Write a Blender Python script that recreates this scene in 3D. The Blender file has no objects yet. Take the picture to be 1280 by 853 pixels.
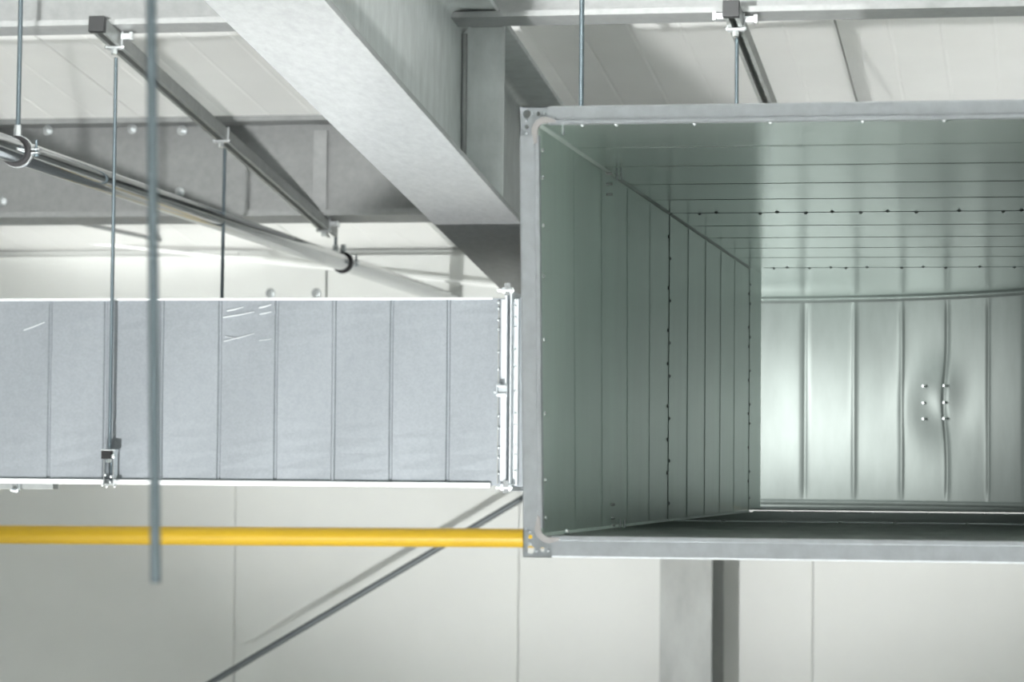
import bpy, bmesh, math, random
from mathutils import Vector, Matrix
random.seed(7)
D = bpy.data
COL = bpy.context.scene.collection
S = bpy.context.scene

# ------------------------------------------------------------------ camera, world, lamps, exposure
E = 4.2                       # eye height above the hall floor (a lift platform)
FPX = 3700.0                  # focal length in pixels of a 1280 px wide frame
AX = Vector((681/FPX, (597-426.5)/FPX, 1.0)).normalized()      # duct axis (+Y) seen by the camera
XX = Vector((1.0, 0.0, -AX[0]/AX[2])).normalized()             # across the duct (+X)
UU = -XX.cross(AX) if XX.cross(AX)[1] > 0 else XX.cross(AX)    # up (+Z)
M = Matrix((XX, AX, UU)).transposed()                          # world -> camera (y down, z forward)
EYE = Vector((0, 0, E))

cam_d = D.cameras.new('camera')
cam = D.objects.new('camera', cam_d)
COL.objects.link(cam)
right, down, fwd = M.transposed() @ Vector((1, 0, 0)), M.transposed() @ Vector((0, 1, 0)), M.transposed() @ Vector((0, 0, 1))
rot = Matrix((right, -down, -fwd)).transposed()
cam.matrix_world = Matrix.Translation(EYE) @ rot.to_4x4()
cam_d.sensor_width = 36.0
cam_d.lens = FPX/1280*36.0
cam_d.clip_end = 200
cam_d.dof.use_dof = True
cam_d.dof.focus_distance = 4.9
cam_d.dof.aperture_fstop = 10.5
S.camera = cam

S.view_settings.view_transform = 'Standard'
S.view_settings.look = 'None'
S.view_settings.gamma = 1.0
S.view_settings.use_curve_mapping = False
S.view_settings.exposure = 0.0

w = D.worlds.new('hall_daylight'); S.world = w
w.use_nodes = True
bg = w.node_tree.nodes['Background']
bg.inputs[0].default_value = (0.82, 0.90, 0.90, 1)
bg.inputs[1].default_value = 0.15

def spot(name, loc, target, power, size, blend, radius, col):
    l = D.lights.new(name, 'SPOT'); l.energy = power; l.spot_size = math.radians(size); l.spot_blend = blend
    l.shadow_soft_size = radius; l.color = col
    o = D.objects.new(name, l); COL.objects.link(o)
    o.location = Vector(loc) + Vector((0, 0, E))
    d = Vector(target) - Vector(loc)
    o.rotation_euler = d.to_track_quat('-Z', 'Y').to_euler()
    return o
# work lamp standing on the hall floor, low on the left, shining up at the roof
spot('work_lamp', (-2.25, -0.1, -3.9), (-1.5, 8.53, 1.1), 3700, 32, 0.5, 0.08, (1.0, 0.995, 0.98))
# two unseen spots, left of the eye, aimed up under the roof
spot('unseen_roof_spot', (-1.41, 0, 0.1), (-0.11, 9.76, 1.84), 3100, 11.5, 0.15, 0.05, (1.0, 0.99, 0.97))
flood = spot('unseen_roof_spot', (-0.45, 0, 0.1), (-3.04, 9.55, 1.56), 3400, 15, 0.25, 0.05, (1.0, 0.99, 0.97))  # added to brighten the left roof and keep the rail's shadow hidden
flood.scale = (1.0, 0.72, 1.0)      # wide, flat beam
# unseen area light added in the reducer to brighten the elbow's inside
l = D.lights.new('elbow_fill', 'AREA'); l.shape = 'RECTANGLE'; l.size = .06; l.size_y = .40; l.energy = 4.9; l.color = (0.98, 1.0, 0.97)
o = D.objects.new('elbow_fill', l); COL.objects.link(o); o.location = (-.86, 6.84, E+.18)
o.rotation_euler = Vector((.42, .62, 0)).to_track_quat('-Z', 'Z').to_euler()
# hall luminaires high under the roof behind and beside the platform, shining on the floor
for lx in (-3.6, 0.2, 4.0):
    for ly in ((-1.0, 5.2) if abs(lx) > 1 else (-2.0, .6)):
        l = D.lights.new('hall_luminaire', 'AREA'); l.shape = 'RECTANGLE'; l.size = 1.5; l.size_y = .3; l.energy = 150 if lx > 2 else 280; l.spread = math.radians(95)
        l.color = (1.0, 1.0, 0.985)
        o = D.objects.new('hall_luminaire', l); COL.objects.link(o); o.location = (lx, ly, E+1.32)

# ------------------------------------------------------------------ helpers
def ray(px, py):
    return M.transposed() @ Vector(((px-640)/FPX, (py-426.5)/FPX, 1.0))
def P(px, py, **k):           # where the sight line of a pixel meets a plane x/y/z = value (heights are above the eye)
    d = ray(px, py); a, v = list(k.items())[0]
    return d*(v/d['xyz'.index(a)])
SL = 0.1168                   # roof slope
def zpur(y): return 1.003 - SL*(y-6.5)        # underside of the purlins
def zdeck(y): return zpur(y) + 0.31
RD = Vector((0, 1, -SL)).normalized(); RN = Vector((0, SL, 1)).normalized(); RX = Vector((1, 0, 0))
UP = Vector((0, 0, E))
ORG = {}

class MB:
    def __init__(s): s.v = []; s.f = []
    def add(s, vs, fs):
        n = len(s.v); s.v += [Vector(q) for q in vs]; s.f += [tuple(i+n for i in q) for q in fs]; return s
    def obox(s, c, a, b, d):          # centre and three half-axis vectors
        c, a, b, d = Vector(c), Vector(a), Vector(b), Vector(d)
        vs = [c+i*a+j*b+k*d for i in (-1, 1) for j in (-1, 1) for k in (-1, 1)]
        return s.add(vs, [(0, 1, 3, 2), (4, 6, 7, 5), (0, 4, 5, 1), (2, 3, 7, 6), (0, 2, 6, 4), (1, 5, 7, 3)])
    def box(s, x0, x1, y0, y1, z0, z1):
        return s.obox(((x0+x1)/2, (y0+y1)/2, (z0+z1)/2), ((x1-x0)/2, 0, 0), (0, (y1-y0)/2, 0), (0, 0, (z1-z0)/2))
    def prism(s, prof, o, a, b, d):   # 2D outline in axes a,b swept along vector d
        o, a, b, d = Vector(o), Vector(a), Vector(b), Vector(d); n = len(prof)
        vs = [o+a*p+b*q for p, q in prof] + [o+a*p+b*q+d for p, q in prof]
        fs = [(i, (i+1) % n, n+(i+1) % n, n+i) for i in range(n)]
        fs += [tuple(range(n))[::-1], tuple(range(n, 2*n))]
        return s.add(vs, fs)
    def path(s, pts, r, n=12, caps=True):
        pts = [Vector(p) for p in pts]; rings = []
        for i, p in enumerate(pts):
            t = (pts[min(i+1, len(pts)-1)]-pts[max(i-1, 0)]).normalized()
            a = t.cross(Vector((0, 0, 1)) if abs(t.z) < .9 else Vector((1, 0, 0))).normalized(); b = t.cross(a)
            rr = r[i] if isinstance(r, (list, tuple)) else r
            rings += [p+a*rr*math.cos(2*math.pi*k/n)+b*rr*math.sin(2*math.pi*k/n) for k in range(n)]
        fs = []
        for i in range(len(pts)-1):
            for k in range(n):
                fs.append((i*n+k, i*n+(k+1) % n, (i+1)*n+(k+1) % n, (i+1)*n+k))
        if caps: fs += [tuple(range(n)), tuple(range((len(pts)-1)*n, len(pts)*n))]
        return s.add(rings, fs)
    def ring(s, c, t, r0, r1, hw, n=32, a0=0, a1=2*math.pi, ref=(0, 0, 1)):  # hollow band about axis t
        c, t = Vector(c), Vector(t).normalized(); a = t.cross(Vector(ref)).normalized(); b = a.cross(t)
        full = abs(a1-a0-2*math.pi) < 1e-6; vs = []; m = n if full else n+1
        for k in range(m):
            g = a0+(a1-a0)*k/n; d = a*math.cos(g)+b*math.sin(g)
            vs += [c+d*r0-t*hw, c+d*r1-t*hw, c+d*r1+t*hw, c+d*r0+t*hw]
        fs = []
        for k in range(n):
            i, j = 4*k, 4*((k+1) % m)
            for e in range(4): fs.append((i+e, i+(e+1) % 4, j+(e+1) % 4, j+e))
        if not full: fs += [(0, 1, 2, 3), (4*n, 4*n+1, 4*n+2, 4*n+3)]
        return s.add(vs, fs)
    def ball(s, c, r, n=8, m=5):
        c = Vector(c); vs = []; fs = []
        for i in range(m+1):
            th = math.pi*i/m
            for k in range(n):
                ph = 2*math.pi*k/n
                vs.append(c+Vector((math.sin(th)*math.cos(ph), math.sin(th)*math.sin(ph), math.cos(th)))*r)
        for i in range(m):
            for k in range(n): fs.append((i*n+k, i*n+(k+1) % n, (i+1)*n+(k+1) % n, (i+1)*n+k))
        return s.add(vs, fs)
    def grid(s, rows):                # rows of equal length lists of points
        n = len(rows[0]); vs = [p for r in rows for p in r]
        return s.add(vs, [(i*n+k, i*n+k+1, (i+1)*n+k+1, (i+1)*n+k) for i in range(len(rows)-1) for k in range(n-1)])
    def plate(s, outer, holes, o, a, b, d):   # flat plate with true holes, thickness vector d
        o, a, b, d = Vector(o), Vector(a), Vector(b), Vector(d); bm = bmesh.new(); ed = []
        for loop in [outer]+holes:
            vv = [bm.verts.new((p, q, 0)) for p, q in loop]
            ed += [bm.edges.new((vv[i], vv[(i+1) % len(vv)])) for i in range(len(vv))]
        bmesh.ops.triangle_fill(bm, use_beauty=True, use_dissolve=False, edges=ed)
        r = bmesh.ops.extrude_face_region(bm, geom=bm.faces[:])
        for q in r['geom']:
            if isinstance(q, bmesh.types.BMVert): q.co.z = 1
        bm.verts.index_update()
        s.add([o+a*q.co.x+b*q.co.y+d*q.co.z for q in bm.verts], [tuple(x.index for x in f.verts) for f in bm.faces])
        bm.free(); return s
    def warp(s, fn): s.v = [fn(p) for p in s.v]; return s
    def build(s, name, mat, parent=None, smooth=None, origin=None, solid=None, bevel=None):
        me = D.meshes.new(name)
        if parent is not None: o0 = ORG[parent.name]
        else: o0 = Vector(origin) if origin is not None else sum(s.v, Vector())/len(s.v)
        me.from_pydata([tuple(p-o0) for p in s.v], [], s.f)
        bm = bmesh.new(); bm.from_mesh(me); bmesh.ops.recalc_face_normals(bm, faces=bm.faces); bm.to_mesh(me); bm.free()
        me.materials.append(mat)
        if smooth:
            for p in me.polygons: p.use_smooth = True
            me.set_sharp_from_angle(angle=math.radians(smooth))
        o = D.objects.new(name, me); COL.objects.link(o); ORG[o.name] = o0
        if parent is not None: o.parent = parent
        else: o.location = o0+UP
        if bevel:
            b = o.modifiers.new('edge', 'BEVEL'); b.width = bevel; b.segments = 2; b.limit_method = 'ANGLE'
        if solid:
            b = o.modifiers.new('sheet', 'SOLIDIFY'); b.thickness = solid; b.offset = 0
        return o

def tag(o, label, cat, group=None, kind=None):
    if label: o['label'] = label
    if cat: o['category'] = cat
    if group: o['group'] = group
    if kind: o['kind'] = kind
    return o
def thing(name, loc, label, cat, group=None):
    o = D.objects.new(name, None); COL.objects.link(o); o.empty_display_size = .1
    o.location = Vector(loc)+UP; ORG[o.name] = Vector(loc)
    return tag(o, label, cat, group)
def structure(o): o['kind'] = 'structure'; return o
def stuff(o): o['kind'] = 'stuff'; return o

# ------------------------------------------------------------------ materials
def mat(name, col, rough=.5, metal=0., var=.0, scale=30., stretch=(1, 1, 1), bump=0., bscale=60., col2=None, bdist=.002, spangle=0., aniso=0., spec=.5, rvar=0.):
    m = D.materials.new(name); m.use_nodes = True; nt = m.node_tree; b = nt.nodes['Principled BSDF']
    b.inputs['Base Color'].default_value = (*col, 1); b.inputs['Roughness'].default_value = rough; b.inputs['Metallic'].default_value = metal
    b.inputs['Specular IOR Level'].default_value = spec
    if aniso: b.inputs['Anisotropic'].default_value = aniso
    L = nt.links.new
    tc = nt.nodes.new('ShaderNodeTexCoord'); mp = nt.nodes.new('ShaderNodeMapping'); L(tc.outputs['Object'], mp.inputs[0])
    mp.inputs['Scale'].default_value = stretch
    if var or rvar:
        n = nt.nodes.new('ShaderNodeTexNoise'); n.inputs['Scale'].default_value = scale; n.inputs['Detail'].default_value = 5; n.inputs['Roughness'].default_value = .65
        L(mp.outputs[0], n.inputs['Vector'])
        fac = n.outputs['Fac']
        if spangle:
            v = nt.nodes.new('ShaderNodeTexVoronoi'); v.inputs['Scale'].default_value = spangle; L(tc.outputs['Object'], v.inputs['Vector'])
            sp = nt.nodes.new('ShaderNodeSeparateColor'); L(v.outputs['Color'], sp.inputs[0])
            mx = nt.nodes.new('ShaderNodeMix'); mx.inputs[0].default_value = .35; L(fac, mx.inputs[2]); L(sp.outputs[0], mx.inputs[3]); fac = mx.outputs[0]
        cr = nt.nodes.new('ShaderNodeValToRGB'); c2 = col2 or tuple(x*(1-var) for x in col)
        cr.color_ramp.elements[0].position = .3; cr.color_ramp.elements[1].position = .7
        cr.color_ramp.elements[0].color = (*c2, 1); cr.color_ramp.elements[1].color = (*[min(1, x*(1+var*.4)) for x in col], 1)
        L(fac, cr.inputs[0]); L(cr.outputs[0], b.inputs['Base Color'])
        if rvar:
            mr = nt.nodes.new('ShaderNodeMapRange'); mr.inputs[3].default_value = rough-rvar; mr.inputs[4].default_value = rough+rvar
            L(fac, mr.inputs[0]); L(mr.outputs[0], b.inputs['Roughness'])
    if bump:
        n2 = nt.nodes.new('ShaderNodeTexNoise'); n2.inputs['Scale'].default_value = bscale; n2.inputs['Detail'].default_value = 4
        L(mp.outputs[0], n2.inputs['Vector'])
        bp = nt.nodes.new('ShaderNodeBump'); bp.inputs['Strength'].default_value = bump; bp.inputs['Distance'].default_value = bdist
        L(n2.outputs['Fac'], bp.inputs['Height']); L(bp.outputs[0], b.inputs['Normal'])
    return m
def threaded(name, col):
    m = mat(name, col, .35, .85); nt = m.node_tree; b = nt.nodes['Principled BSDF']
    tc = nt.nodes.new('ShaderNodeTexCoord'); wv = nt.nodes.new('ShaderNodeTexWave'); wv.bands_direction = 'Z'; wv.inputs['Scale'].default_value = 120
    bp = nt.nodes.new('ShaderNodeBump'); bp.inputs['Strength'].default_value = .8; bp.inputs['Distance'].default_value = .001
    nt.links.new(tc.outputs['Object'], wv.inputs['Vector']); nt.links.new(wv.outputs['Fac'], bp.inputs['Height']); nt.links.new(bp.outputs[0], b.inputs['Normal'])
    return m
M_deck = mat('painted_roof_sheet', (.85, .86, .845), .45, 0, .04, 3, bump=0)
M_wall = mat('painted_wall_panel', (.56, .58, .565), .42, 0, .04, 2)
M_floor = mat('concrete', (.68, .69, .67), .6, 0, .08, 2)
M_beam = mat('hot_dip_zinc', (.315, .328, .332), .50, .25, .15, 60, (1, .4, .4), bump=.25, bscale=90, spangle=0)  # same steel as the web, darkened against the strong light on the flange
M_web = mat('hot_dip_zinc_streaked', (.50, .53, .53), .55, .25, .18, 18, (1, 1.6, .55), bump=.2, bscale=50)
M_column = mat('dull_zinc_column', (.27, .285, .28), .55, .2, .2, 9, (1, 1, .4))
M_purlin = mat('zinc_purlin', (.25, .262, .262), .48, .4, .12, 40, bump=.1)
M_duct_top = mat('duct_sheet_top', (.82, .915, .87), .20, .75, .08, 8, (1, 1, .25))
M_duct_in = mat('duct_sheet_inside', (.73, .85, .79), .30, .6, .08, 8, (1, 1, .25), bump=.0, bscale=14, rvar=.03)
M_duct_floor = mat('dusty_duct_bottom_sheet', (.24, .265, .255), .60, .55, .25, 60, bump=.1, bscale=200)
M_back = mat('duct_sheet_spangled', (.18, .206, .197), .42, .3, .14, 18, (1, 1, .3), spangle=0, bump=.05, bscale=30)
M_duct_out = mat('duct_sheet_outside', (.265, .29, .313), .46, .55, .08, 45, (1, 1, .6), bump=.06, bscale=150, spangle=240)
M_flange = mat('flange_profile', (.60, .635, .67), .46, .5, .12, 40)
M_corner = mat('pressed_corner', (.58, .62, .655), .38, .6, .14, 60)
M_seal = mat('grey_sealant', (.50, .485, .485), .6, 0, .08, 50)
M_bright = mat('bright_zinc', (.82, .86, .87), .25, .9, .05, 40)
M_edge = mat('corner_lock_seam', (.74, .83, .79), .45, .2)
M_clip = mat('zinc_clip', (.52, .55, .56), .4, .5)
M_seam = mat('folded_edge_glint', (.80, .83, .84), .4, .25, .05, 40)  # near-white, so the fold's lit highlight sits in the colour
M_tape = mat('dried_tape_film', (.50, .53, .55), .3)
M_rod = threaded('threaded_zinc', (.135, .17, .19))
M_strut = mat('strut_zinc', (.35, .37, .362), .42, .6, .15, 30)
M_black = mat('black_plastic', (.022, .024, .025), .5)
M_rubber = mat('black_rubber', (.014, .014, .015), .7, spec=.25)
M_steel = mat('stainless', (.41, .425, .43), .12, 1.0, .06, 20, rvar=.03)
M_yellow = mat('yellow_enamel', (.64, .41, .018), .40, 0, .06, 6)
M_grey = mat('grey_enamel', (.09, .105, .112), .45, .3)
M_white = mat('pale_conduit', (.74, .76, .75), .4)
M_dark = mat('dark_gap', (.05, .06, .06), .7)

# ------------------------------------------------------------------ setting: floor, far wall, roof
structure(MB().box(-11, 11, -8, 10.9, -E-.2, -E).build('floor', M_floor))

XW = [-3.002-1.0715*k for k in range(6, 0, -1)] + [-3.002+1.0715*k for k in range(0, 9)]
eave = zdeck(10.65)
wall = structure(MB().box(XW[0], XW[-1], 10.675, 10.76, -E, eave).build('wall_back', M_wall))
def wall_panel(x0, x1):
    # shallow micro-ribbed front, 4 mm joints either side
    xs = [x0+.0006, x0+.004]; ys = [10.653, 10.65]
    n = 0
    for k in range(n):
        a = x0+.012+(x1-x0-.024)*(k+.5)/n
        xs += [a-.010, a, a+.010]; ys += [10.65, 10.6512, 10.65]
    xs += [x1-.004, x1-.0006]; ys += [10.65, 10.653]
    xs += [x1-.0006, x0+.0006]; ys += [10.674, 10.674]
    return MB().prism(list(zip(xs, ys)), (0, 0, -E), (1, 0, 0), (0, 1, 0), (0, 0, E+eave-.01))
for a, b in zip(XW[:-1], XW[1:]):
    wall_panel(a, b).build('wall_panel', M_wall, wall)

XR = [-2.735-1.0845*k for k in range(5, 0, -1)] + [-2.735+1.0845*k for k in range(0, 10)]
o0 = Vector((0, -6, zdeck(-6)))
dl = RD*((10.75+6)/RD.y)
roof = structure(MB().prism([(XR[0], .02), (XR[-1], .02), (XR[-1], .10), (XR[0], .10)], o0, RX, RN, dl).build('ceiling', M_dark))
def roof_panel(x0, x1):
    pr = [(x0+.002, .019), (x0+.002, .0), (x0+.02, 0)]
    n = 8
    for k in range(1, n):
        a = x0+(x1-x0)*k/n
        pr += [(a-.006, 0), (a-.002, .0012), (a+.002, .0012), (a+.006, 0)]
    pr += [(x1-.02, 0), (x1-.002, 0), (x1-.002, .019)]
    return MB().prism(pr, o0, RX, RN, dl)
for a, b in zip(XR[:-1], XR[1:]):
    roof_panel(a, b).build('roof_panel', M_deck, roof)

# eave trim on the far wall, in two lengths that butt where the photograph shows the joint
xj = P(407, 340, y=10.6).x
structure(MB().box(XW[0], xj-.004, 10.615, 10.648, .30, eave-.03).build('trim_1', M_wall))
structure(MB().box(xj+.004, -1.36, 10.615, 10.648, .30, eave-.03).build('trim_2', M_wall))

# ------------------------------------------------------------------ purlins
def c_profile(wd, h, lip, t):
    return [(0, lip), (0, 0), (wd, 0), (wd, h), (0, h), (0, h-lip), (t, h-lip), (t, h-t), (wd-t, h-t), (wd-t, t), (t, t), (t, lip)]
def purlin(y0, wd, lip, label, bolts):
    base = Vector((0, y0, zpur(y0)))
    t = thing('purlin', base, label, 'purlin', None)
    MB().prism(c_profile(wd, .308, lip, .003), base+Vector((-8, 0, 0)), RD, RN, (14, 0, 0)).build('channel', M_purlin, t)
    for px, py in bolts:
        q = P(px, py, y=y0+wd-.004); m = MB()
        m.path([q+Vector((0, .002, 0)), q+Vector((0, -.003, 0))], .016, 16); m.path([q+Vector((0, -.003, 0)), q+Vector((0, -.013, 0))], .0105, 6)
        m.path([q+Vector((0, -.013, 0)), q+Vector((0, -.024, 0))], .006, 10)
        m.build('bolt', M_bright, t, 40)
    return t
purlin(6.42, .08, .013, 'galvanised purlin crossing the top of the picture, nearest the camera', [])
pc = purlin(8.55, .12, .017, 'deep galvanised purlin with bolt heads, further back across the left', [(165, 161), (228, 163), (225, 240), (3, 252), (60, 163)])
# lapped sleeve plate on the far purlin's web
a0 = P(400, 215, y=8.66); MB().box(a0.x-.02, a0.x+.022, 8.655, 8.665, zpur(8.66)+.02, zpur(8.66)+.28).build('sleeve_plate', M_purlin, pc)
# bolts through the eave trim
for px, py in ((203, 301), (239, 301), (338, 367), (395, 367), (201, 367)):
    pass

# ------------------------------------------------------------------ rafter and column
BL, BR = -1.437, -1.228; BZ = .607; BH = .423; TF = .0135; TW = .010; BC = (BL+BR)/2; Y0 = 3.2; Y1 = 10.195
def bz(y): return BZ-SL*(y-6.55)
bd = Vector((0, Y1-Y0, -SL*(Y1-Y0))); bo = Vector((0, Y0, bz(Y0)))
beam = thing('steel_beam', (BC, 6.55, bz(6.55)), 'broad galvanised steel roof beam running diagonally up to the top of the picture', 'beam')
ZV = Vector((0, 0, 1))
MB().prism([(BL, 0), (BR, 0), (BR, TF), (BL, TF)], bo, RX, ZV, bd).build('bottom_flange', M_beam, beam, bevel=.0015)
MB().prism([(BL, BH-TF), (BR, BH-TF), (BR, BH), (BL, BH)], bo, RX, ZV, bd).build('top_flange', M_web, beam, bevel=.0015)
r = .020
web = [(BC-TW/2-r, TF), (BC+TW/2+r, TF)]
web += [(BC+TW/2+r*(1-math.sin(g)), TF+r*(1-math.cos(g))) for g in (.4, .8, 1.2, 1.57)]
web += [(BC+TW/2+r*(1-math.sin(g)), BH-TF-r*(1-math.cos(g))) for g in (1.57, 1.2, .8, .4)] + [(BC+TW/2+r, BH-TF), (BC-TW/2-r, BH-TF)]
web += [(BC-TW/2-r*(1-math.sin(g)), BH-TF-r*(1-math.cos(g))) for g in (.4, .8, 1.2, 1.57)]
web += [(BC-TW/2-r*(1-math.sin(g)), TF+r*(1-math.cos(g))) for g in (1.57, 1.2, .8, .4)]
MB().prism(web, bo, RX, ZV, bd).build('web', M_web, beam, 50)
for sx in (1, -1):
    ys = 6.55; q = .022
    e = (BR if sx > 0 else BL) - sx*.002; i0 = BC+sx*TW/2
    z0, z1 = bz(ys)+TF, bz(ys)+BH-TF
    MB().prism([(i0+sx*q, z0), (e, z0), (e, z1), (i0+sx*q, z1), (i0, z1-q), (i0, z0+q)], (0, ys, 0), RX, ZV, (0, .010, 0)).build('stiffener', M_web, beam, bevel=.001)
    m = MB(); m.path([(i0+sx*.006, ys-.003, z0+q), (i0+sx*.006, ys-.003, z1-q)], .007, 8)
    m.path([(i0+sx*q, ys-.003, z1-.003), (e-sx*.004, ys-.003, z1-.003)], .005, 8)
    m.path([(i0+sx*q, ys-.003, z0+.003), (e-sx*.004, ys-.003, z0+.003)], .005, 8)
    m.build('weld_bead', M_purlin, beam, 60)
MB().box(BL-.005, BR+.005, Y1-.02, Y1, bz(Y1)-.02, bz(Y1)+BH-.01).build('end_plate', M_web, beam)

CL, CR = -1.351, -1.170; CC = (CL+CR)/2
col = thing('steel_column', (CC, 10.385, -E), 'pale grey steel column against the wall below the open duct', 'column')
ct = bz(10.2)+BH-.03
MB().box(CL, CR, 10.20, 10.213, -E, ct).build('front_flange', M_column, col, bevel=.001)
MB().box(CL, CR, 10.558, 10.571, -E, ct).build('rear_flange', M_column, col, bevel=.001)
MB().box(CC-.005, CC+.005, 10.213, 10.558, -E, ct).build('web', M_column, col)

# ------------------------------------------------------------------ strut rails under the purlins
def rod(name, p0, p1, r, label, nuts=()):
    p0, p1 = Vector(p0), Vector(p1)
    t = thing(name, p1, label, 'rod', None)
    MB().path([p0, p1], r, 14).build('shank', M_rod, t, 40)
    for z, h in nuts:
        f = (z-p0.z)/(p1.z-p0.z); c = p0.lerp(p1, f)
        MB().path([c+Vector((0, 0, -h/2)), c+Vector((0, 0, h/2))], r*1.9, 6).build('nut', M_bright, t)
    return t
SW = .0315
def strut(x, y0, y1, label, skew=0.0):
    base = Vector((x, y0, zpur(y0)-.003))
    d = (RD*((y1-y0)/RD.y) + Vector((skew, 0, 0))); L = d.length; dn = d.normalized()
    sx = dn.cross(RN).normalized(); nn = sx.cross(dn)
    t = thing('strut_rail', base, label, 'rail', None)
    h = SW/2; th = .0025; lip = .0085
    # sides and lips of the open channel
    m = MB()
    for s in (-1, 1):
        m.prism([(s*h, 0), (s*h, -SW), (s*(h-lip), -SW), (s*(h-lip), -SW+.006), (s*(h-lip+th), -SW+.006), (s*(h-lip+th), -SW+th), (s*(h-th), -SW+th), (s*(h-th), 0)], base, sx, nn, d)
    m.build('channel_side', M_strut, t)
    holes = []
    k = .03
    while k < L-.03:
        sl = []
        for g in range(6):
            q = -math.pi/2+math.pi*g/5; sl.append((math.cos(q)*.0045*1, k+.011+math.sin(q)*0))
        c0, c1 = k-.010, k+.010; rr = .0055
        sl = [(rr*math.cos(math.pi*g/6), c1+rr*math.sin(math.pi*g/6)) for g in range(7)] + [(-rr*math.cos(math.pi*g/6), c0-rr*math.sin(math.pi*g/6)) for g in range(7)]
        holes.append(sl); k += .05
    MB().plate([(-h, 0), (h, 0), (h, L), (-h, L)], holes, base, sx, dn, -nn*th).build('slotted_back', M_strut, t)
    c = MB(); c.obox(base-nn*SW/2-dn*.004, sx*(h+.0022), nn*(SW/2+.0022), dn*.005)
    c.obox(base-nn*SW/2+dn*.002, sx*(h+.0022), nn*(SW/2+.0022), dn*.008)
    c.build('end_cap', M_black, t, bevel=.001)
    return t, base, dn, sx, nn
def saddle(t, base, dn, sx, nn, k, rodx=True):
    # plate and bolt that carry a hanging rod below the slot, and the beam clamp above
    c = base+dn*k
    m = MB(); m.obox(c-nn*(SW+.0035), sx*.019, dn*.011, nn*.002); m.build('saddle_plate', M_clip, t, bevel=.0008)
    m = MB(); m.path([c-nn*(SW+.018), c-nn*(SW+.006)], .0075, 6); m.build('nut', M_bright, t)
    for s in (-1, 1):
        m = MB(); m.obox(c+sx*s*(SW/2+.002)-nn*(SW*.5), sx*.001, dn*.004, nn*(SW*.5+.004)); m.build('clamp_leg', M_clip, t)
    for s in (-1, 1): MB().ball(c+sx*s*.0195-nn*(SW+.001), .0048).build('clamp_bolt', M_bright, t, 60)
def top_clamp(t, base, dn, sx, nn, k, s):
    c = base+dn*k+sx*s*(SW/2+.018)-nn*.012
    MB().obox(c-sx*s*.004, sx*.010, dn*.006, nn*.006).build('purlin_clamp', M_clip, t, bevel=.001)
    MB().obox(c+sx*s*.010, sx*.004, dn*.008, nn*.009).build('purlin_clamp', M_bright, t, bevel=.001)

lt = P(122, 28, y=6.35); lf = P(416, 283, y=8.72)
sl = strut(lt.x, 6.35, 8.72, 'long dark strut rail slung under the roof on the left, black end cap', lf.x-lt.x)
saddle(*sl, .135); saddle(*sl, 1.085); saddle(*sl, 2.27); top_clamp(*sl, .12, 1); top_clamp(*sl, 2.27, 1)
rt = P(914, 12, y=6.33)
sr = strut(rt.x, 6.33, 8.72, 'short looking slotted strut rail above the open duct, black end cap', 0.0)
saddle(*sr, .10); top_clamp(*sr, .10, 1); top_clamp(*sr, .07, -1); saddle(*sr, 2.25)

# ------------------------------------------------------------------ hanging threaded rods
a, b = P(145, 72, y=6.46), P(137, 563, y=6.46)
rod('threaded_rod', a, b, .0042, 'thin threaded rod from the left strut rail down the face of the long side duct')
a, b = P(281, 186, y=7.42), P(276, 372, y=7.42)
rod('threaded_rod', a, b+Vector((0, 0, -.45)), .0045, 'thin threaded rod from the middle of the left strut rail, behind the side duct')
a, b = P(423, 150, y=8.85), P(419.5, 318, y=8.85)
rod('threaded_rod', (b.x, 8.85, zdeck(8.85)), b, .0048, 'threaded rod carrying the far clamp of the shiny pipe', [(b.z+.012, .03)])
b = P(20, 189, y=5.9)+Vector((0, .01, .052)); a = b+Vector((.004, 0, 1))
rod('threaded_rod', (a.x, b.y, zdeck(5.9)), b, .0050, 'threaded rod carrying the near clamp of the shiny pipe, far left')
a, b = P(189, 0, y=2.1), P(194.5, 729, y=2.1)
d = (a-b).normalized(); top = b+d*((zdeck(2.1)-b.z)/d.z)
rod('threaded_rod', top, b, .0040, 'blurred threaded rod hanging free in the foreground, its end below the side duct')
a = P(727, 60, y=4.15)
rod('threaded_rod', (a.x, 4.15, zdeck(4.15)), (a.x, 4.15, -.10), .0036, 'threaded rod dropping behind the upper frame of the open duct, beside the beam', [(-.09, .012)])
a = P(921, 55, y=6.43)
rod('threaded_rod', (a.x, 6.43, zpur(6.43)-.055), (a.x, 6.43, .47), .0042, 'thin threaded rod hanging from the slotted strut rail above the open duct')

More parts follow.
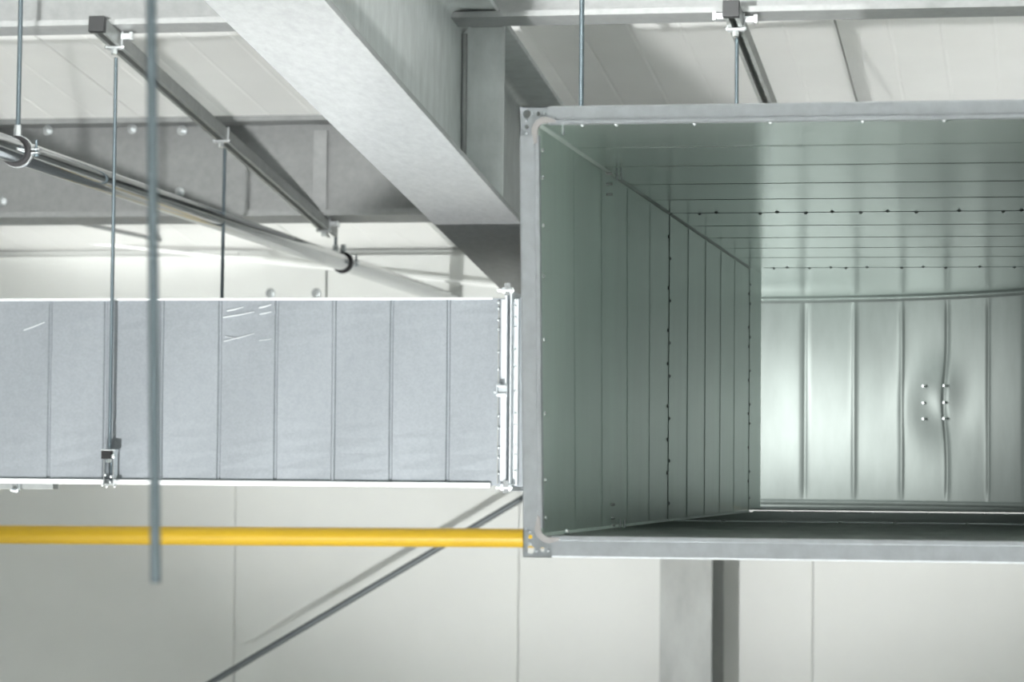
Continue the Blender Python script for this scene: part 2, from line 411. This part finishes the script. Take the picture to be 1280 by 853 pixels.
# ------------------------------------------------------------------ open duct, straight run towards the elbow
XL, XRT, ZB, ZT = -.631, .130, -.078, .432
YM, J1, J2 = 3.59, 4.848, 6.148
def skew(p):                                  # the open end is slightly out of square
    k = max(0.0, 1-(p.y-YM)/1.26); return Vector((p.x+.0085*k*(ZT-p.z)/.51, p.y, p.z))
duct = thing('air_duct', (XL, YM, ZB), 'large open galvanised rectangular air duct seen from its open end', 'duct')
BEADS = [[3.862, 4.105, 4.362, 4.612], [5.105, 5.365, 5.612, 5.862]]
def stations(y0, y1, beads, amp, hw=.006):
    st = [(y0, 0)]
    for b in beads: st += [(b-hw, 0), (b-hw*.45, amp*.75), (b, amp), (b+hw*.45, amp*.75), (b+hw, 0)]
    return st+[(y1, 0)]
def wob(y, s): return .0012*math.sin(y*9+s)
for i, (y0, y1) in enumerate(((YM+.002, J1-.003), (J1+.003, J2-.003))):
    st = stations(y0, y1, BEADS[i], .0035)
    tz = [ZB+(ZT-ZB)*k/6 for k in range(7)]; tx = [XL+(XRT-XL)*k/8 for k in range(9)]
    def bul(k, n): return math.sin(math.pi*k/n)
    MB().grid([[Vector((XL+a*(.2 if i == 0 else .32), y, z)) for k, z in enumerate(tz)] for y, a in st]).warp(skew).build('side_sheet', M_duct_in, duct, solid=.0012)
    MB().grid([[Vector((XRT+a, y, z)) for z in tz] for y, a in st]).build('side_sheet', M_duct_in, duct, solid=.0012)
    MB().grid([[Vector((x, y, ZT+a)) for k, x in enumerate(tx)] for y, a in st]).warp(skew).build('top_sheet', M_duct_top, duct, solid=.0012)
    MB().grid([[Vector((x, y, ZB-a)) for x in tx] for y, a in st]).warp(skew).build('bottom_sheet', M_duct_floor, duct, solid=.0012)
    # folded corner seams
    for z, sz in ((ZT, -1), (ZB, 1)):
        m = MB().prism([(0, 0), (.0045, 0), (.0032, sz*.002), (.002, sz*.0032), (0, sz*.0045)], (XL, y0, z), RX, ZV, (0, y1-y0, 0))
        m.warp(skew).build('corner_seam', M_edge, duct)
# joints between the sections
def joint(yj, parent):
    m = MB()
    for x0, x1, z0, z1 in ((XL-.026, XL-.001, ZB-.026, ZT+.026), (XRT+.001, XRT+.026, ZB-.026, ZT+.026), (XL-.001, XRT+.001, ZT+.001, ZT+.026), (XL-.001, XRT+.001, ZB-.026, ZB-.001)):
        m.box(x0, x1, yj-.022, yj+.022, z0, z1)
    m.build('joint_flange', M_flange, parent)
    MB().box(XL+.03, XRT, yj+.002, yj+.005, ZT-.0012, ZT+.001).build('seam_lip', M_bright, parent)
    MB().box(XL+.01, XRT, yj+.002, yj+.005, ZB-.001, ZB+.003).build('seam_lip', M_bright, parent)
    m = MB(); m.box(XL-.0012, XL+.0015, yj+.003, yj+.006, ZB, ZT); m.build('seam_lip', M_duct_in, parent)
    m = MB(); random.seed(int(yj*100))
    z = ZB+.03
    k = 0
    while z < ZT-.02:
        m.ball((XL, yj+(-.011 if k % 2 else .011), z), .0034); z += random.choice((.02, .035, .05)); k += 1
    x = XL+.05; k = 0
    while x < XRT:
        m.ball((x, yj+(-.011 if k % 2 else .011), ZT), .0034); m.ball((x+.013, yj+(-.010 if k % 2 else .012), ZB), .0034); x += random.choice((.03, .045, .07)); k += 1
    stuff(m.build('rivet_row', M_clip, parent, 60))
joint(J1, duct)
# open end: four profile bars, four pressed corners with holes, sealant in the corners
FO, FI = .0235, .0  # outer offset of the frame
OX0, OX1, OZ0, OZ1 = XL-.0235, XRT+.0235, ZB-.0255, ZT+.0215
CS = .036
def bar(pr, o, a, b, d): return MB().prism(pr, o, a, b, d).warp(skew).build('frame_bar', M_flange, duct, 40)
# profile: (outward offset, depth); raised inner lip, flat face, folded back outer edge
bp = [(-.001, .004), (-.001, -.002), (.0035, -.002), (.0045, .0004), (.0215, 0), (.0235, .002), (.0235, .030), (.0, .030)]
bar(bp, (XL, YM, OZ0+CS), (-1, 0, 0), (0, 1, 0), (0, 0, OZ1-OZ0-2*CS))
bar(bp, (XRT, YM, OZ0+CS), (1, 0, 0), (0, 1, 0), (0, 0, OZ1-OZ0-2*CS))
bar([(a*.92, b) for a, b in bp], (OX0+CS, YM, ZT), (0, 0, 1), (0, 1, 0), (OX1-OX0-2*CS, 0, 0))
bar([(a*1.085, b) for a, b in bp], (OX0+CS, YM, ZB), (0, 0, -1), (0, 1, 0), (OX1-OX0-2*CS, 0, 0))
def circ(cx, cy, r, n=18): return [(cx+r*math.cos(2*math.pi*k/n), cy+r*math.sin(2*math.pi*k/n)) for k in range(n)]
for ox, oz, sx, sz in ((OX0, OZ1, 1, -1), (OX0, OZ0, 1, 1), (OX1, OZ1, -1, -1), (OX1, OZ0, -1, 1)):
    wv, wh = .0235, (.0215 if sz < 0 else .0255)
    ou = [(.003, 0), (CS+.001, 0), (CS+.001, wh-.004), (wv+.004, wh-.003), (wv-.003, wh+.004), (wv-.004, CS+.001), (0, CS+.001), (0, .003)]
    hl = [circ(.0092, .0092, .0050), circ(.0240, .0095, .0027), circ(.0090, .0250, .0027)]
    A, B = Vector((sx, 0, 0)), Vector((0, 0, sz)); o = Vector((ox, YM+.0015, oz))
    MB().plate(ou, hl, o, A, B, (0, .002, 0)).warp(skew).build('corner_plate', M_corner, duct)
    m = MB()      # raised dimples and the turned rim of the plate
    for u, v in ((.0165, .0085), (.0085, .0165), (.0085, .0320), (.0035, .0355), (.0310, .0090)): m.ball(o+A*u+B*v, .0022)
    m.prism([(0, 0), (CS, 0), (CS, .0012), (0, .0012)], o, A, B, (0, .026, 0)); m.prism([(0, 0), (.0012, 0), (.0012, CS), (0, CS)], o, A, B, (0, .026, 0))
    m.warp(skew).build('corner_rim', M_corner, duct, 40)
    # grey sealant smeared round the inner corner
    c = (wv+.010, wh+.010); r0, r1 = .0105, .018
    arc = [(c[0]-r0*math.sin(g)*1.0, c[1]-r0*math.cos(g)) for g in [math.pi/2*k/8 for k in range(9)]]
    arc2 = [(c[0]-r1*math.sin(g), c[1]-r1*math.cos(g)) for g in [math.pi/2*k/8 for k in range(9)]]
    pl = [(c[0]+.013, c[1]-r0-.0005)] + arc + [(c[0]-r0-.0005, c[1]+.014), (c[0]-r0-.004, c[1]+.016)] + arc2[::-1] + [(c[0]+.012, c[1]-r0-.004)]
    MB().prism(pl, Vector((ox, YM-.0032, oz)), A, B, (0, .0045, 0)).warp(skew).build('corner_sealant', M_seal, duct)
# screw tips that come through behind the frame, and pins further in
m = MB()
for px in (728, 770, 868, 963, 1078, 1180):
    q = P(px, 153, y=3.604); m.ball((q.x, 3.604, ZT), .0036)
for pz in (188, 222, 282, 345, 425, 517, 600, 648):
    q = P(673, pz, y=3.615); m.ball((XL, 3.615, q.z), .0030)
stuff(m.warp(skew).build('rivet_row', M_bright, duct, 60))
def pin(p0, p1, r=.0018): MB().path([p0, p1], r, 8).build('screw_tip', M_bright, duct, 40)
q = P(704, 150, y=3.62); pin((q.x, 3.62, ZT), (q.x, 3.62, ZT-.011))
q = P(705, 667, y=3.68); MB().ball((q.x, 3.70, ZB+.004), .0042).build('screw_tip', M_bright, duct, 60)
for k, (px, py) in enumerate(((757, 217), (757, 230), (757, 243), (760, 631), (760, 648), (760, 657))):
    q = P(px, py, x=XL); MB().path([(XL, q.y, q.z), (XL+.010, q.y, q.z)], .0018, 8).build('screw_tip', M_strut, duct, 40)
for dx in (0, .006):
    q = P(771, 213, z=ZT); pin((q.x+dx, q.y, ZT), (q.x+dx, q.y, ZT-.014))
    q = P(775, 661, x=XL+.016); pin((q.x+dx, q.y, ZB), (q.x+dx, q.y, ZB+.012))

# ------------------------------------------------------------------ elbow behind the straight run, turning left
elb = thing('duct_elbow', (XL, J2, ZB), 'curved galvanised elbow with a dented back sheet, deep inside the open duct', 'duct')
joint(J2, elb)
EC = Vector((-.73, 6.39)); ER = .86; ZE0, ZE1 = ZB+.006, ZT+.004
rows = []; srt = []
L1 = 6.39-(J2+.003); smax = ER*math.pi/2
def outer(s):   # s measured from the outlet end (left) round to the straight side wall on the right
    if s < smax:
        g = s/ER; return Vector((EC.x+ER*math.sin(g), EC.y+ER*math.cos(g))), Vector((math.sin(g), math.cos(g)))
    return Vector((EC.x+ER, EC.y-(s-smax))), Vector((1, 0))
sb = [.125*k for k in range(1, 11)]
ss = sorted(set([round(.012*k, 4) for k in range(0, int((smax+L1)/.012)+1)] + [round(b+d, 4) for b in sb for d in (-.006, -.003, 0, .003, .006)]))
zz = [ZE0+(ZE1-ZE0)*k/40 for k in range(41)]
sd = P(1172, 503, y=7.15); s_d = ER*math.asin(min(1, (sd.x-EC.x)/ER)); zd = sd.z
for s in ss:
    p, n = outer(s); amp = 0
    for b in sb:
        if abs(s-b) < .0065: amp = .0024*(1-(abs(s-b)/.0065)**2)*(1 if int(round(b/.125)) in (1, 4, 5) else -1)
    row = []
    for z in zz:
        edge = math.sin(math.pi*(z-ZE0)/(ZE1-ZE0))
        dent = .020*math.exp(-((s-s_d)/.075)**2-((z-zd)/.085)**2)-.004*math.exp(-((s-s_d)/.14)**2-((z-zd)/.20)**2)
        ripple = .0012*math.sin(s*17+z*4)*edge
        q = p+n*(amp*min(1, edge*4)-dent+ripple)
        row.append(Vector((q.x, q.y, z)))
    rows.append(row)
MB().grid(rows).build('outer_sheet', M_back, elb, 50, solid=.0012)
# top and bottom sheets, fan shaped
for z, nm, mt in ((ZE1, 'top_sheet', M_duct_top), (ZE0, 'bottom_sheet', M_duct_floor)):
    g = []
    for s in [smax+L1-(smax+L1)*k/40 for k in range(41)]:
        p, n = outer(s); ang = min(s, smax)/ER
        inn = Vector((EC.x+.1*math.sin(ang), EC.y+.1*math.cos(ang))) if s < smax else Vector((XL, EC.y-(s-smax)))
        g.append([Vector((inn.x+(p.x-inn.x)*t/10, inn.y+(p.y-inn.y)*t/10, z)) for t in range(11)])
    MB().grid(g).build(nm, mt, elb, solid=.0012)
# throat
g = []
for s in [smax+L1, smax]+[smax*(1-k/8) for k in range(1, 9)]:
    ang = min(s, smax)/ER
    inn = Vector((EC.x+.1*math.sin(ang), EC.y+.1*math.cos(ang))) if s <= smax else Vector((XL, EC.y-(s-smax)))
    g.append([Vector((inn.x, inn.y, z)) for z in (ZE0, ZE1)])
MB().grid(g).build('throat_sheet', M_duct_in, elb, solid=.0012)
# lock seams where the outer sheet meets top and bottom
for z, dz in ((ZE1-.001, -.013), (ZE0+.001, .012)):
    rr = []
    for s in ss[::2]:
        p, n = outer(s); a = p-n*.004; b = p-n*.010; rr.append([Vector((p.x, p.y, z+dz)), Vector((a.x, a.y, z+dz)), Vector((b.x, b.y, z+dz*.6)), Vector((b.x, b.y, z))])
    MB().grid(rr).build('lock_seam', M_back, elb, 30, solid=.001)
for px, py in ((1159, 483), (1186, 483), (1159, 504), (1186, 504), (1159, 524), (1186, 524)):
    q = P(px, py, y=7.13); g = math.asin((q.x-EC.x)/ER); n = Vector((math.sin(g), math.cos(g))); c = EC+n*(ER-.014)
    m = MB(); m.path([(c.x, c.y, q.z), (c.x-n.x*.006, c.y-n.y*.006, q.z)], .003, 8); m.build('fixing_screw', M_clip, elb, 40)
# reducer down to the side duct
ZL0, ZL1, YL0, YL1 = -.029, .390, 6.49, 7.25
g = []
for x, z0, z1 in ((EC.x, ZE0, ZE1), (-1.19, ZL0, ZL1)):
    g.append([Vector((x, YL0, z0)), Vector((x, YL0, z1)), Vector((x, YL1, z1)), Vector((x, YL1, z0)), Vector((x, YL0, z0))])
MB().grid(g).build('reducer', M_duct_out, elb, solid=.0012)

# ------------------------------------------------------------------ side duct running off to the left
XE = -1.206
sdu = thing('air_duct', (XE, YL0, ZL0), 'long closed galvanised side duct running left from beside the open duct', 'duct')
bx = [P(px, 490, y=YL0).x for px in (62, 131, 202, 274, 345, 417, 489, 560)]
bx = [bx[0]-.133*k for k in (7, 6, 5, 4, 3, 2, 1)] + bx
X0 = bx[0]-.1
st = [(X0, 0)]
for i, b in enumerate(bx):
    am = .0030 if i % 3 else -.0030
    st += [(b-.005, 0), (b-.002, am), (b+.002, am), (b+.005, 0)]
st += [(XE-.001, 0)]
zz = [ZL0+(ZL1-ZL0)*k/12 for k in range(13)]
MB().grid([[Vector((x, YL0+a+.0025*math.sin(math.pi*k/12)*math.sin(x*23.5+1), z)) for k, z in enumerate(zz)] for x, a in st]).build('front_sheet', M_duct_out, sdu, solid=.0012)
MB().box(X0, XE-.001, YL1-.0012, YL1, ZL0, ZL1).build('rear_sheet', M_duct_out, sdu)
MB().box(X0, XE-.001, YL0, YL1, ZL1-.0012, ZL1).build('top_sheet', M_duct_out, sdu)
MB().box(X0, XE-.001, YL0, YL1, ZL0, ZL0+.0012).build('bottom_sheet', M_duct_out, sdu)
for z0, z1, y in ((ZL0-.0045, ZL0+.0065, .010), (ZL1-.003, ZL1+.002, .006)):
    MB().box(X0, XE-.034, YL0-y, YL0+.006, z0, z1).build('edge_seam', M_seam, sdu, bevel=.0018)
# joint at its right end: two flanges, corner bolts, clip
XJ = P(634.5, 490, y=6.47).x
for x0, x1 in ((P(624.5, 490, y=6.47).x, XJ-.0010), (XJ+.0050, P(646.5, 490, y=6.47).x)):
    m = MB(); yf = YL0-.009
    m.box(x0, x1, yf, YL0-.001, ZL0+.002, ZL1-.002)
    fx0, fx1 = (x1-.005, x1) if x0 < XJ-.01 else (x0, x0+.004)
    m.box(fx0, fx1, YL0-.026, YL0, ZL0-.012, ZL1+.014)
    m.box(fx0, fx1, YL0, YL1, ZL1+.001, ZL1+.014); m.box(fx0, fx1, YL0, YL1, ZL0-.012, ZL0-.001)
    m.build('joint_flange', M_flange, sdu, bevel=.001)
m = MB(); random.seed(3)
for pz in (378, 386, 400, 412, 440, 462, 492, 520, 535, 560, 572, 592):
    q = P(623, pz, y=6.485); m.ball((q.x, YL0-.005, q.z), .0032)
    q = P(643.5, pz-3, y=6.475); m.ball((q.x, YL0-.010, q.z), .0034)
stuff(m.build('rivet_row', M_bright, sdu, 60))
xs = P(622.4, 490, y=6.485).x; MB().box(xs-.0012, xs+.0012, YL0-.004, YL0+.001, ZL0+.004, ZL1-.01).build('shaded_gap_strip', M_strut, sdu)  # thin raised grey strip standing in for the shaded gap beside the flange
for z, s in ((P(630, 363, y=6.46).z, 1), (P(630, 610, y=6.46).z, -1)):
    m = MB(); y = 6.462
    m.path([(XJ-.034+.012, y, z), (XJ+.014, y, z)], .0035, 8); m.path([(XJ-.012, y, z), (XJ-.005, y, z)], .0075, 6); m.path([(XJ+.006, y, z), (XJ+.012, y, z)], .0075, 6)
    m.box(XJ-.007, XJ+.005, y-.003, y+.003, z-.012, z+.016)
    m.build('corner_bolt', M_bright, sdu, 35)
q = P(627.5, 488, y=6.465)
m = MB(); m.box(q.x-.0115, q.x+.0125, 6.462, 6.468, q.z-.014, q.z+.014); m.box(q.x-.0095, q.x+.010, 6.456, 6.462, q.z-.011, q.z-.007); m.box(q.x-.0095, q.x+.010, 6.456, 6.462, q.z+.007, q.z+.011)
m.box(q.x-.0115, q.x-.0085, 6.455, 6.480, q.z-.013, q.z+.013); m.ball((q.x-.015, 6.462, q.z-.004), .004)
m.build('joint_clip', M_corner, sdu, bevel=.0008)
# pale smears of tape left on the sheet
for x0, y0, x1, y1, wd in ((279, 397, 318, 390, 2.2), (284, 389, 304, 384, 2.5), (325, 393, 339, 390, 2.2), (324, 385, 339, 381, 3.0), (280, 427, 318, 417, 1.6), (282, 421, 300, 424, 1.2), (324, 426, 339, 424, 1.3), (343, 383, 344, 392, 2), (30, 413, 56, 403, 2)):
    a, b = P(x0, y0, y=YL0-.0012), P(x1, y1, y=YL0-.0012); hw = wd*.00055
    m = MB(); m.prism([(a.x, a.z-hw), ((a.x+b.x)/2, (a.z+b.z)/2-hw*1.6), (b.x, b.z-hw*.5), (b.x, b.z+hw*.5), ((a.x+b.x)/2, (a.z+b.z)/2+hw*.6), (a.x, a.z+hw)], (0, YL0-.0032, 0), RX, ZV, (0, .0025, 0))
    m.build('tape_residue', M_tape, sdu)
# hanger bracket on its face, carried by the rod
q = P(137.5, 585, y=6.46)
br = thing('duct_hanger', (q.x, 6.46, ZL0), 'small zinc hanger bracket with black rubber block at the bottom of the side duct', 'bracket')
zt = P(137, 562, y=6.46).z; zm = P(137, 574, y=6.46).z; zb = P(137, 605, y=6.46).z
MB().box(q.x-.018, q.x+.006, 6.449, 6.480, zm, zt-.003).build('rubber_block', M_rubber, br, bevel=.001)
m = MB(); m.box(q.x-.019, q.x+.016, 6.446, 6.484, zt-.003, zt); m.box(q.x-.0135, q.x-.0105, 6.452, 6.478, zb, zm); m.box(q.x+.0085, q.x+.0115, 6.452, 6.478, zb, zt)
m.box(q.x-.014, q.x+.012, 6.452, 6.480, zb-.003, zb)
m.build('bracket_frame', M_bright, br, bevel=.0006)
MB().path([(q.x-.002, 6.46, zm+.001), (q.x-.002, 6.46, zm-.008)], .008, 6).build('nut', M_bright, br)
for dx, dz, rr in ((.011, zm+.006-zb, .006), (-.014, -.003, .0036), (-.004, -.006, .0036), (.015, -.006, .0036), (.004, .004, .0036), (-.008, .020, .0036), (.006, .016, .0036)):
    MB().ball((q.x+dx, 6.450, zb+dz), rr).build('screw_head', M_bright, br, 60)
MB().path([(q.x+.002, 6.463, zb), (q.x+.002, 6.463, zm-.004)], .0038, 10).build('stud', M_rod, br, 40)
# support rail below the side duct at the frame edge
qa = P(75, 608, y=6.60)
rl = thing('support_rail', (qa.x, 6.6, ZL0-.016), 'dull grey support rail under the side duct at the left edge', 'rail')
MB().box(qa.x-1.2, qa.x, 6.55, 6.59, ZL0-.0175, ZL0-.005).build('channel', M_strut, rl, bevel=.001)
qb = P(19, 612, y=6.54); m = MB()
m.path([(qb.x-.010, 6.54, ZL0-.020), (qb.x+.004, 6.54, ZL0-.022), (qb.x+.010, 6.54, ZL0-.016)], .0045, 8); m.path([(qb.x+.009, 6.54, ZL0-.024), (qb.x+.009, 6.54, ZL0-.004)], .005, 6)
m.build('hook_bolt', M_bright, rl, 40)

# ------------------------------------------------------------------ shiny pipe on rubber-lined clamps
p0, p1 = P(20, 189, y=5.9), P(430, 329, y=8.86)
pd = (p1-p0).normalized()
pa, pb = p0-pd*1.7, p0+pd*4.72
pipe = tag(MB().path([pa, pb], .0262, 40).build('steel_pipe', M_steel, None, 40), 'shiny stainless pipe slanting across the upper left under the roof', 'pipe')
def clamp(c, lbl):
    t = thing('pipe_clamp', c, lbl, 'clamp', None)
    MB().ring(c, pd, .0263, .0325, .0130, 36).build('rubber_lining', M_rubber, t, 40)
    s = pd.cross(ZV).normalized(); b = s.cross(pd)
    for a0, a1 in ((.06, math.pi-.06), (math.pi+.06, 2*math.pi-.06)):
        MB().ring(c, pd,   .0325, .0343, .0045, 20, a0, a1).build('band_half', M_bright, t, 40)
    for sd_ in (1, -1):
        e = c+s*sd_*.041
        m = MB()
        for k in (-1, 1): m.obox(e+b*k*.004, s*.0095, b*.0013, pd*.0085)
        m.build('clamp_ear', M_bright, t)
        m = MB(); m.path([e-b*.010, e+b*.024], .0028, 10); m.path([e-b*.011, e-b*.006], .0062, 6); m.path([e+b*.0055, e+b*.008], .0055, 10)
        m.build('clamp_screw', M_rod, t, 40)
    MB().path([c+ZV*.0325, c+ZV*.0475], .0088, 6).build('boss_nut', M_bright, t)
    MB().path([c+ZV*.0475, c+ZV*.056], .0080, 6).build('lock_nut', M_bright, t)
    return t
clamp(p0+pd*.010, 'black rubber-lined pipe clamp at the left edge, nearest the camera')
c2 = P(421, 326, y=8.85); f = (c2-p0).dot(pd); clamp(p0+pd*f, 'far black rubber-lined pipe clamp in the middle of the shiny pipe')

# ------------------------------------------------------------------ things on the far wall
ya, yb = P(0, 668.5, y=9.95), P(640, 673, y=9.95); yd = (yb-ya).normalized()
tag(MB().path([ya-yd*3, yb+yd*2.5], .0325, 24).build('gas_pipe', M_yellow, None, 40), 'bright yellow pipe running level along the pale wall', 'pipe')
a, b = P(265, 853, y=10.40), P(650, 625, y=10.40); d = (b-a).normalized()
tag(MB().path([a-d*2.2, b+d*.52], .0115, 16).build('brace_rod', M_grey, None, 40), 'dark diagonal brace rod climbing right in front of the pale wall', 'brace')
a, b = P(-60, 286, y=10.56), P(640, 360, y=10.56)
tag(MB().path([a, b], .0065, 12).build('conduit', M_white, None, 40), 'thin pale conduit sloping down right along the top of the far wall', 'conduit')
a, b = P(78, 274, y=8.80), P(200, 300, y=10.45)
tag(MB().path([a, b], .0075, 12).build('tie_bar', M_purlin, None, 40), 'short pale tie bar tucked under the far purlin, left of the foreground rod', 'bar')
for px, py, lbl in ((203, 301, 'bright bolt head on the wall trim right beside the foreground rod'), (239, 301, 'pale bolt head on the wall trim, second from the foreground rod'),
                    (338, 367, 'left bolt head of the pair just above the side duct'), (395, 367, 'right bolt head of the pair just above the side duct')):
    q = P(px, py, y=10.612); m = MB(); m.path([q+Vector((0, .006, 0)), q], .018, 16); m.path([q, q+Vector((0, -.012, 0))], .012, 6)
    tag(m.build('bolt', M_bright, None, 40), lbl, 'bolt', 'bolt heads on the wall trim')
